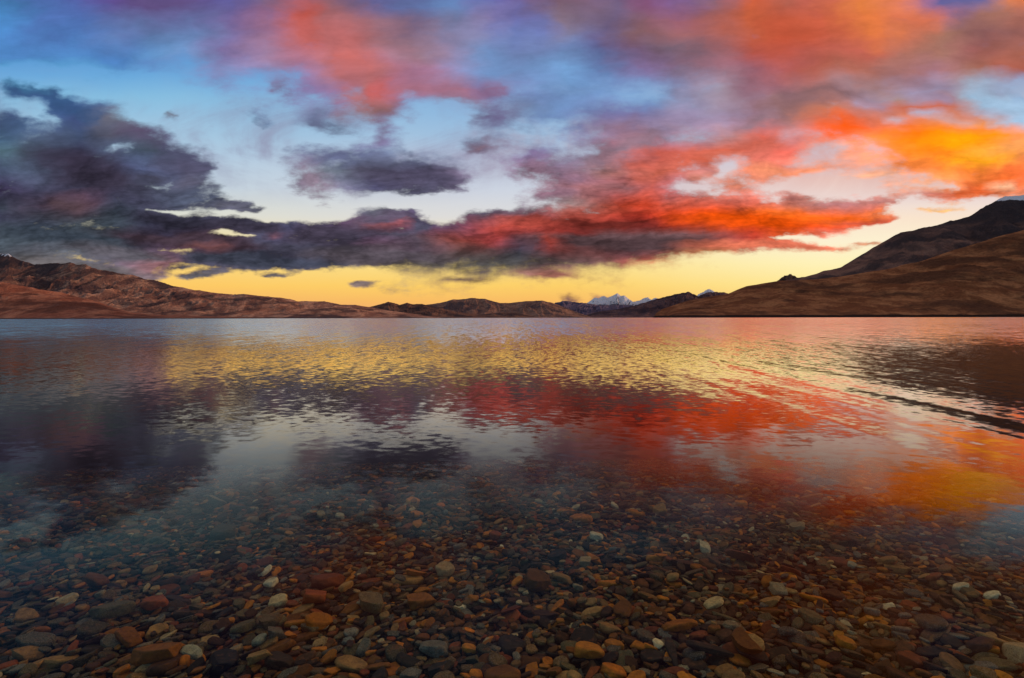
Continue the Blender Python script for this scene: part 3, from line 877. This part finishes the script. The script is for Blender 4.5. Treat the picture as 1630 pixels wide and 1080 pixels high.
# three loose layers, the larger stones of each first
rng.shuffle(spots)
for part in range(3):
    for s_, x_, y_ in sorted(spots[part::3], reverse=True):
        el = rng.uniform(1.0, 2.0) if rng.uniform() < 0.75 else rng.uniform(1.8, 2.8)
        a_ = s_ * math.sqrt(el)
        b_h = s_ / math.sqrt(el)
        c_h = b_h * rng.uniform(0.30, 0.62)
        yaw = rng.normal(0.25 - 0.45 * np.clip(x_ / y_, -1, 1), 0.65)
        lay(x_, y_, a_, b_h, c_h, yaw, pick_tint(x_, y_), int(rng.integers(60)), tries=3)

# stones one can pick out in the photograph: x, y, width, height (photo px), tilt, tint, label
PICK = [
 (1047, 1042, 17, 15, 0, 'white', 'small white rounded pebble beside a long dark slab near the bottom edge'),
 (935, 1058, 52, 26, 25, 'orange', 'bright orange stone at the bottom edge left of a small white pebble'),
 (1578, 958, 20, 12, 0, 'white', 'small chalk white pebble among brown stones by the right edge'),
 (430, 940, 20, 11, 5, 'white', 'small white pebble beside a flat rust stone, left of the middle'),
 (442, 967, 28, 14, -10, 'cream', 'cream oval pebble in front of the small white pebble left of the middle'),
 (708, 911, 30, 14, -5, 'cream', 'cream cobble just left of the middle of the gravel'),
 (541, 821, 14, 9, 0, 'white', 'tiny bright white pebble with an orange stone behind it'),
 (664, 832, 15, 17, 0, 'orange', 'upright orange pebble glowing alone among dark gravel'),
 (690, 1046, 44, 28, 0, 'speckled grey', 'speckled grey granite cobble near the bottom, left of the middle'),
 (461, 1027, 20, 17, 0, 'orange', 'round orange pebble next to a grey oval one'),
 (438, 1031, 30, 20, -15, 'slate grey', 'blue grey oval pebble beside the round orange pebble'),
 (412, 1037, 22, 14, 5, 'pale grey', 'pale flat pebble left of the blue grey oval pebble'),
 (305, 1056, 34, 13, 4, 'pale grey', 'pale flat stone lying near the bottom left'),
 (410, 1067, 42, 18, -8, 'tan', 'long tan stone lying at the bottom edge, left of the middle'),
 (747, 1046, 24, 14, 6, 'orange', 'glowing orange oval pebble right of the speckled granite cobble'),
 (250, 1062, 74, 32, -5, 'rust brown', 'large dark rust slab in the bottom left corner area'),
 (145, 1012, 44, 18, -12, 'olive grey', 'olive slab lying tilted at the bottom left'),
 (180, 985, 58, 24, -15, 'olive grey', 'long olive grey slab sloping up to the right, lower left'),
 (56, 1036, 56, 20, 0, 'slate grey', 'broad flat grey slab at the lower left'),
 (203, 1035, 42, 22, 0, 'rust brown', 'rusty round slab behind the large dark rust slab'),
 (247, 970, 34, 22, -10, 'brick red', 'brick red cobble at the lower left with a smooth face'),
 (507, 1008, 40, 17, -14, 'orange', 'long orange stone pointing up to the right, lower middle left'),
 (590, 978, 52, 24, 8, 'speckled brown', 'large speckled brown cobble with a lighter rim, left of the middle'),
 (668, 967, 54, 18, -14, 'rust brown', 'long rust brown stone with a flat lit face'),
 (521, 930, 50, 20, -15, 'brick red', 'long brick red stone sloping up to the right'),
 (500, 970, 42, 22, 0, 'brick red', 'flat brick red stone with a square end'),
 (427, 1008, 38, 18, -15, 'olive grey', 'olive green oval cobble behind the round orange pebble'),
 (386, 1016, 36, 19, -20, 'olive grey', 'dull grey green cobble, left of the olive green oval cobble'),
 (548, 943, 24, 14, -30, 'tan', 'light tan leaning pebble behind the brick red stones'),
 (151, 929, 34, 16, 0, 'rust brown', 'rust coloured cobble standing out in the left gravel'),
 (118, 927, 32, 9, 0, 'tan', 'thin pale tan sliver left of the rust cobble'),
 (345, 805, 26, 12, -15, 'pale grey', 'pale grey oval pebble out in the darker water, left'),
 (120, 874, 18, 8, 0, 'pale grey', 'small pale pebble in the dark water at far left'),
 (356, 850, 36, 14, -8, 'olive grey', 'flat greenish grey stone in the middle distance, left'),
 (210, 956, 0, 0, 0, 'tan', ''),
 (855, 938, 42, 30, -8, 'rust brown', 'rust brown block with flat top just right of the middle'),
 (893, 927, 30, 14, -6, 'tan', 'light tan stone right of the rust brown block'),
 (932, 895, 22, 11, 0, 'cream', 'cream flat pebble in the middle of the gravel'),
 (948, 860, 22, 14, 20, 'white', 'white pebble in the middle of the gravel'),
 (918, 940, 18, 14, 20, 'pale grey', 'pale grey pebble in a gap between brown stones'),
 (990, 985, 28, 36, 50, 'rust brown', 'rust brown stone standing on edge, lower middle'),
 (1080, 1014, 58, 16, -8, 'orange', 'long orange flake, the longest orange stone near the bottom'),
 (970, 1014, 34, 18, 5, 'tan', 'tan rounded cobble left of the orange flake'),
 (1162, 1017, 22, 20, 25, 'pale grey', 'pale grey blocky pebble right of the orange flake'),
 (1135, 969, 30, 12, -8, 'cream', 'long cream pebble with a smooth top, lower right of the middle'),
 (1187, 1058, 46, 34, 25, 'rust brown', 'big rust brown angular slab at the bottom, right of the middle'),
 (1130, 1062, 70, 16, 8, 'charcoal', 'long charcoal slab lying at the bottom edge'),
 (1068, 1055, 16, 44, 10, 'charcoal', 'dark upright slab leaning right of the small white pebble'),
 (1345, 1042, 28, 18, 5, 'orange', 'orange cobble with a smooth face, bottom right'),
 (1252, 1025, 28, 13, 0, 'slate grey', 'slate grey pebble beside a tan one, bottom right'),
 (1347, 1007, 20, 14, -40, 'cream', 'cream chip lying flat among brown stones, right of the middle'),
 (1225, 968, 32, 13, 15, 'tan', 'golden tan flat stone right of the middle'),
 (1238, 947, 24, 11, 10, 'pale grey', 'whitish flat pebble behind the golden tan flat stone'),
 (1412, 968, 22, 10, 0, 'white', 'white flat pebble, right half, above dark slabs'),
 (1432, 1020, 24, 12, 10, 'speckled grey', 'speckled grey pebble, lower right'),
 (1120, 871, 20, 11, 30, 'white', 'white speckled pebble, right of the middle in the nearer gravel'),
 (1268, 842, 26, 9, 10, 'cream', 'cream sliver on the gravel under the red reflection'),
 (1090, 853, 12, 8, 0, 'white', 'tiny white pebble on the gravel under the red reflection'),
 (978, 803, 12, 7, 0, 'white', 'small white pebble far out in the middle'),
 (1048, 815, 22, 8, 0, 'tan', 'pale tan pebble far out, right of the small white one'),
 (885, 888, 30, 15, 15, 'charcoal', 'charcoal oval cobble in the middle of the gravel'),
 (1180, 893, 46, 14, 5, 'brick red', 'long brick red stone under the red glow, right of the middle'),
 (1290, 1000, 34, 20, 0, 'olive grey', 'olive grey cobble between tan stones, lower right'),
 (1480, 1010, 30, 38, 10, 'speckled brown', 'speckled brown cobble pointing away from the shore, lower right'),
 (1560, 1048, 36, 20, -8, 'dark brown', 'dark brown oval cobble, bottom right corner area'),
 (40, 985, 34, 14, -5, 'tan', 'tan flat stone near the left edge'),
 (1410, 900, 30, 10, 5, 'tan', 'tan flat stone with a lit edge, right half'),
]
for px_, py_, w_, h_, an_, tn_, lb_ in PICK:
    if not lb_:
        continue
    x_, y_ = from_photo(px_, py_)
    pitch = (CAM_H + 0.15) / y_
    upright = h_ > w_
    k = y_ / F
    if upright:
        a_ = h_ * k / 2 / math.sin(math.atan(pitch)) * 0.8
        b_h = w_ * k / 2
        yaw = math.pi / 2 + math.radians(-an_ * 0.4)
    else:
        a_ = w_ * k / 2 * 1.08
        b_h = min(h_ * k / 2 / math.sin(math.atan(pitch)) * 0.85, a_ * 0.95)
        yaw = math.radians(-an_) * 1.6
    c_h = min(a_, b_h) * 0.5
    lay(x_, y_, max(a_, 0.008), max(b_h, 0.006), max(c_h, 0.004), yaw, tn_, int(rng.integers(60)), special=lb_, keep_high=True)


def stone_verts(st, base):
    p = base[st['proto']]
    c_, s_ = math.cos(st['yaw']), math.sin(st['yaw'])
    x_ = p[:, 0] * st['a']
    y_ = p[:, 1] * st['b']
    z_ = p[:, 2] * st['c']
    X_ = x_ * c_ - y_ * s_
    Y_ = x_ * s_ + y_ * c_
    return np.stack([X_, Y_, z_ + X_ * st['tx'] + Y_ * st['ty']], -1)


def tint_of(st):
    t = TNAME[st['tint']]
    j = rng.uniform(0.60, 1.40) * 0.95
    w = rng.normal(0, 0.06)
    c = [lin(t[1][0]) * j * (1 + w) * 0.92, lin(t[1][1]) * j, lin(t[1][2]) * j * (1 - w) * 0.64]
    return (min(c[0], .8), min(c[1], .8), min(c[2], .8), t[2])


def set_tint(me, cols):
    a_ = me.attributes.new('stone_tint', 'FLOAT_COLOR', 'POINT')
    a_.data.foreach_set('color', np.asarray(cols, dtype=np.float32).ravel())


def px_of(st):
    return CX + F * st['x'] / st['y'], HY + F * (CAM_H - st['z']) / st['y'], st['a'] * F / st['y']


# how much of each stone still shows: compare its top with the finished height map
def showing(st):
    i, j = int((st['x'] - HX0) / CELL), int((st['y'] - HY0) / CELL)
    top = st['z'] + st['c'] * 0.8
    return HM[i, j] <= top + 0.006


cand = []
for st in LAID:
    u_, v_, r_ = px_of(st)
    if st['special']:
        cand.append((1e9, st))
    elif 8 < u_ < 1622 and v_ < 1075 and showing(st):
        cand.append((st['a'] * st['b'] / st['y'] ** 3, st))
cand.sort(key=lambda t: -t[0])
single = [st for _, st in cand[:300]]
sid = {id(st) for st in single}



def shape_word(st):
    e = st['a'] / st['b']
    return 'long' if e > 2.0 else ('oval' if e > 1.35 else 'squat')


SIZE = lambda st: 'large' if st['a'] > 0.075 else ('middling' if st['a'] > 0.05 else 'small')
marks = [st for st in single if st['special']]


def mark_name(st):
    w = st['special'].split(',')[0]
    for cut in (' near ', ' beside ', ' in front', ' among ', ' lying ', ' behind ', ' with ', ' next to ', ' at the ', ' in the ', ' out in', ' left of', ' right of', ' sloping', ' standing', ' pointing', ' glowing alone', ' just right', ' on the', ' far out', ' under the', ' between ', ' leaning', ' by the', ' shaped', ' in a gap'):
        i_ = w.find(cut)
        if i_ > 0:
            w = w[:i_]
    return w


names_of_marks = {}
for st in marks:
    names_of_marks.setdefault(mark_name(st), []).append(st)
ORD = ['', 'second ', 'third ', 'fourth ', 'fifth ', 'sixth ', 'seventh ', 'eighth ', 'ninth ', 'tenth ', 'eleventh ', 'twelfth ']
keys = {}
for st in single:
    if st['special']:
        continue
    u_, v_, _ = px_of(st)
    best = None
    for nm, ms in names_of_marks.items():
        if len(ms) > 1:
            continue
        mu, mv, _ = px_of(ms[0])
        dd = math.hypot(u_ - mu, (v_ - mv) * 1.6)
        if best is None or dd < best[0]:
            best = (dd, nm, mu, mv)
    dd, nm, mu, mv = best
    if abs(u_ - mu) > abs(v_ - mv) * 1.2:
        rel = 'left of' if u_ < mu else 'right of'
    else:
        rel = 'beyond' if v_ < mv else 'in front of'
    key = (st['tint'], shape_word(st), rel, nm)
    keys.setdefault(key, []).append((dd, id(st), st))
labels = {}
for key, lst in keys.items():
    lst.sort()
    for k, (_, _, st) in enumerate(lst):
        tn, sw, rel, nm = key
        pre = 'nearest' if len(lst) > 1 and k == 0 else ''
        if len(lst) == 1:
            lb = f'{tn} {sw} stone {rel} the {nm}'
        elif k == 0:
            lb = f'{tn} {sw} stone closest {rel} the {nm}'
        else:
            lb = f'{ORD[k]}closest {tn} {sw} stone {rel} the {nm}'
        labels[id(st)] = lb

for st in single:
    v_ = stone_verts(st, PROTO3)
    me = mesh_from('stone', v_, ICO3_F, m_stone)
    set_tint(me, np.tile(tint_of(st), (len(v_), 1)))
    o = link('stone', me, label=st['special'] or labels[id(st)], category='stone', group='stones on the lake bed')
    o.location = (st['x'], st['y'], st['z'])
rest = [st for st in LAID if id(st) not in sid]
nv = len(ICO_V)
VV = np.empty((len(rest) * nv, 3), np.float32)
CC = np.empty((len(rest) * nv, 4), np.float32)
for i, st in enumerate(rest):
    VV[i * nv:(i + 1) * nv] = stone_verts(st, PROTO) + np.array([st['x'], st['y'], st['z']])
    CC[i * nv:(i + 1) * nv] = tint_of(st)
FF = (ICO_F[None] + (np.arange(len(rest)) * nv)[:, None, None]).reshape(-1, 3)
me = mesh_from('pebbles', VV, FF, m_stone)
set_tint(me, CC)
link('pebbles', me, kind='stuff')
print('STONES', len(LAID), len(single))
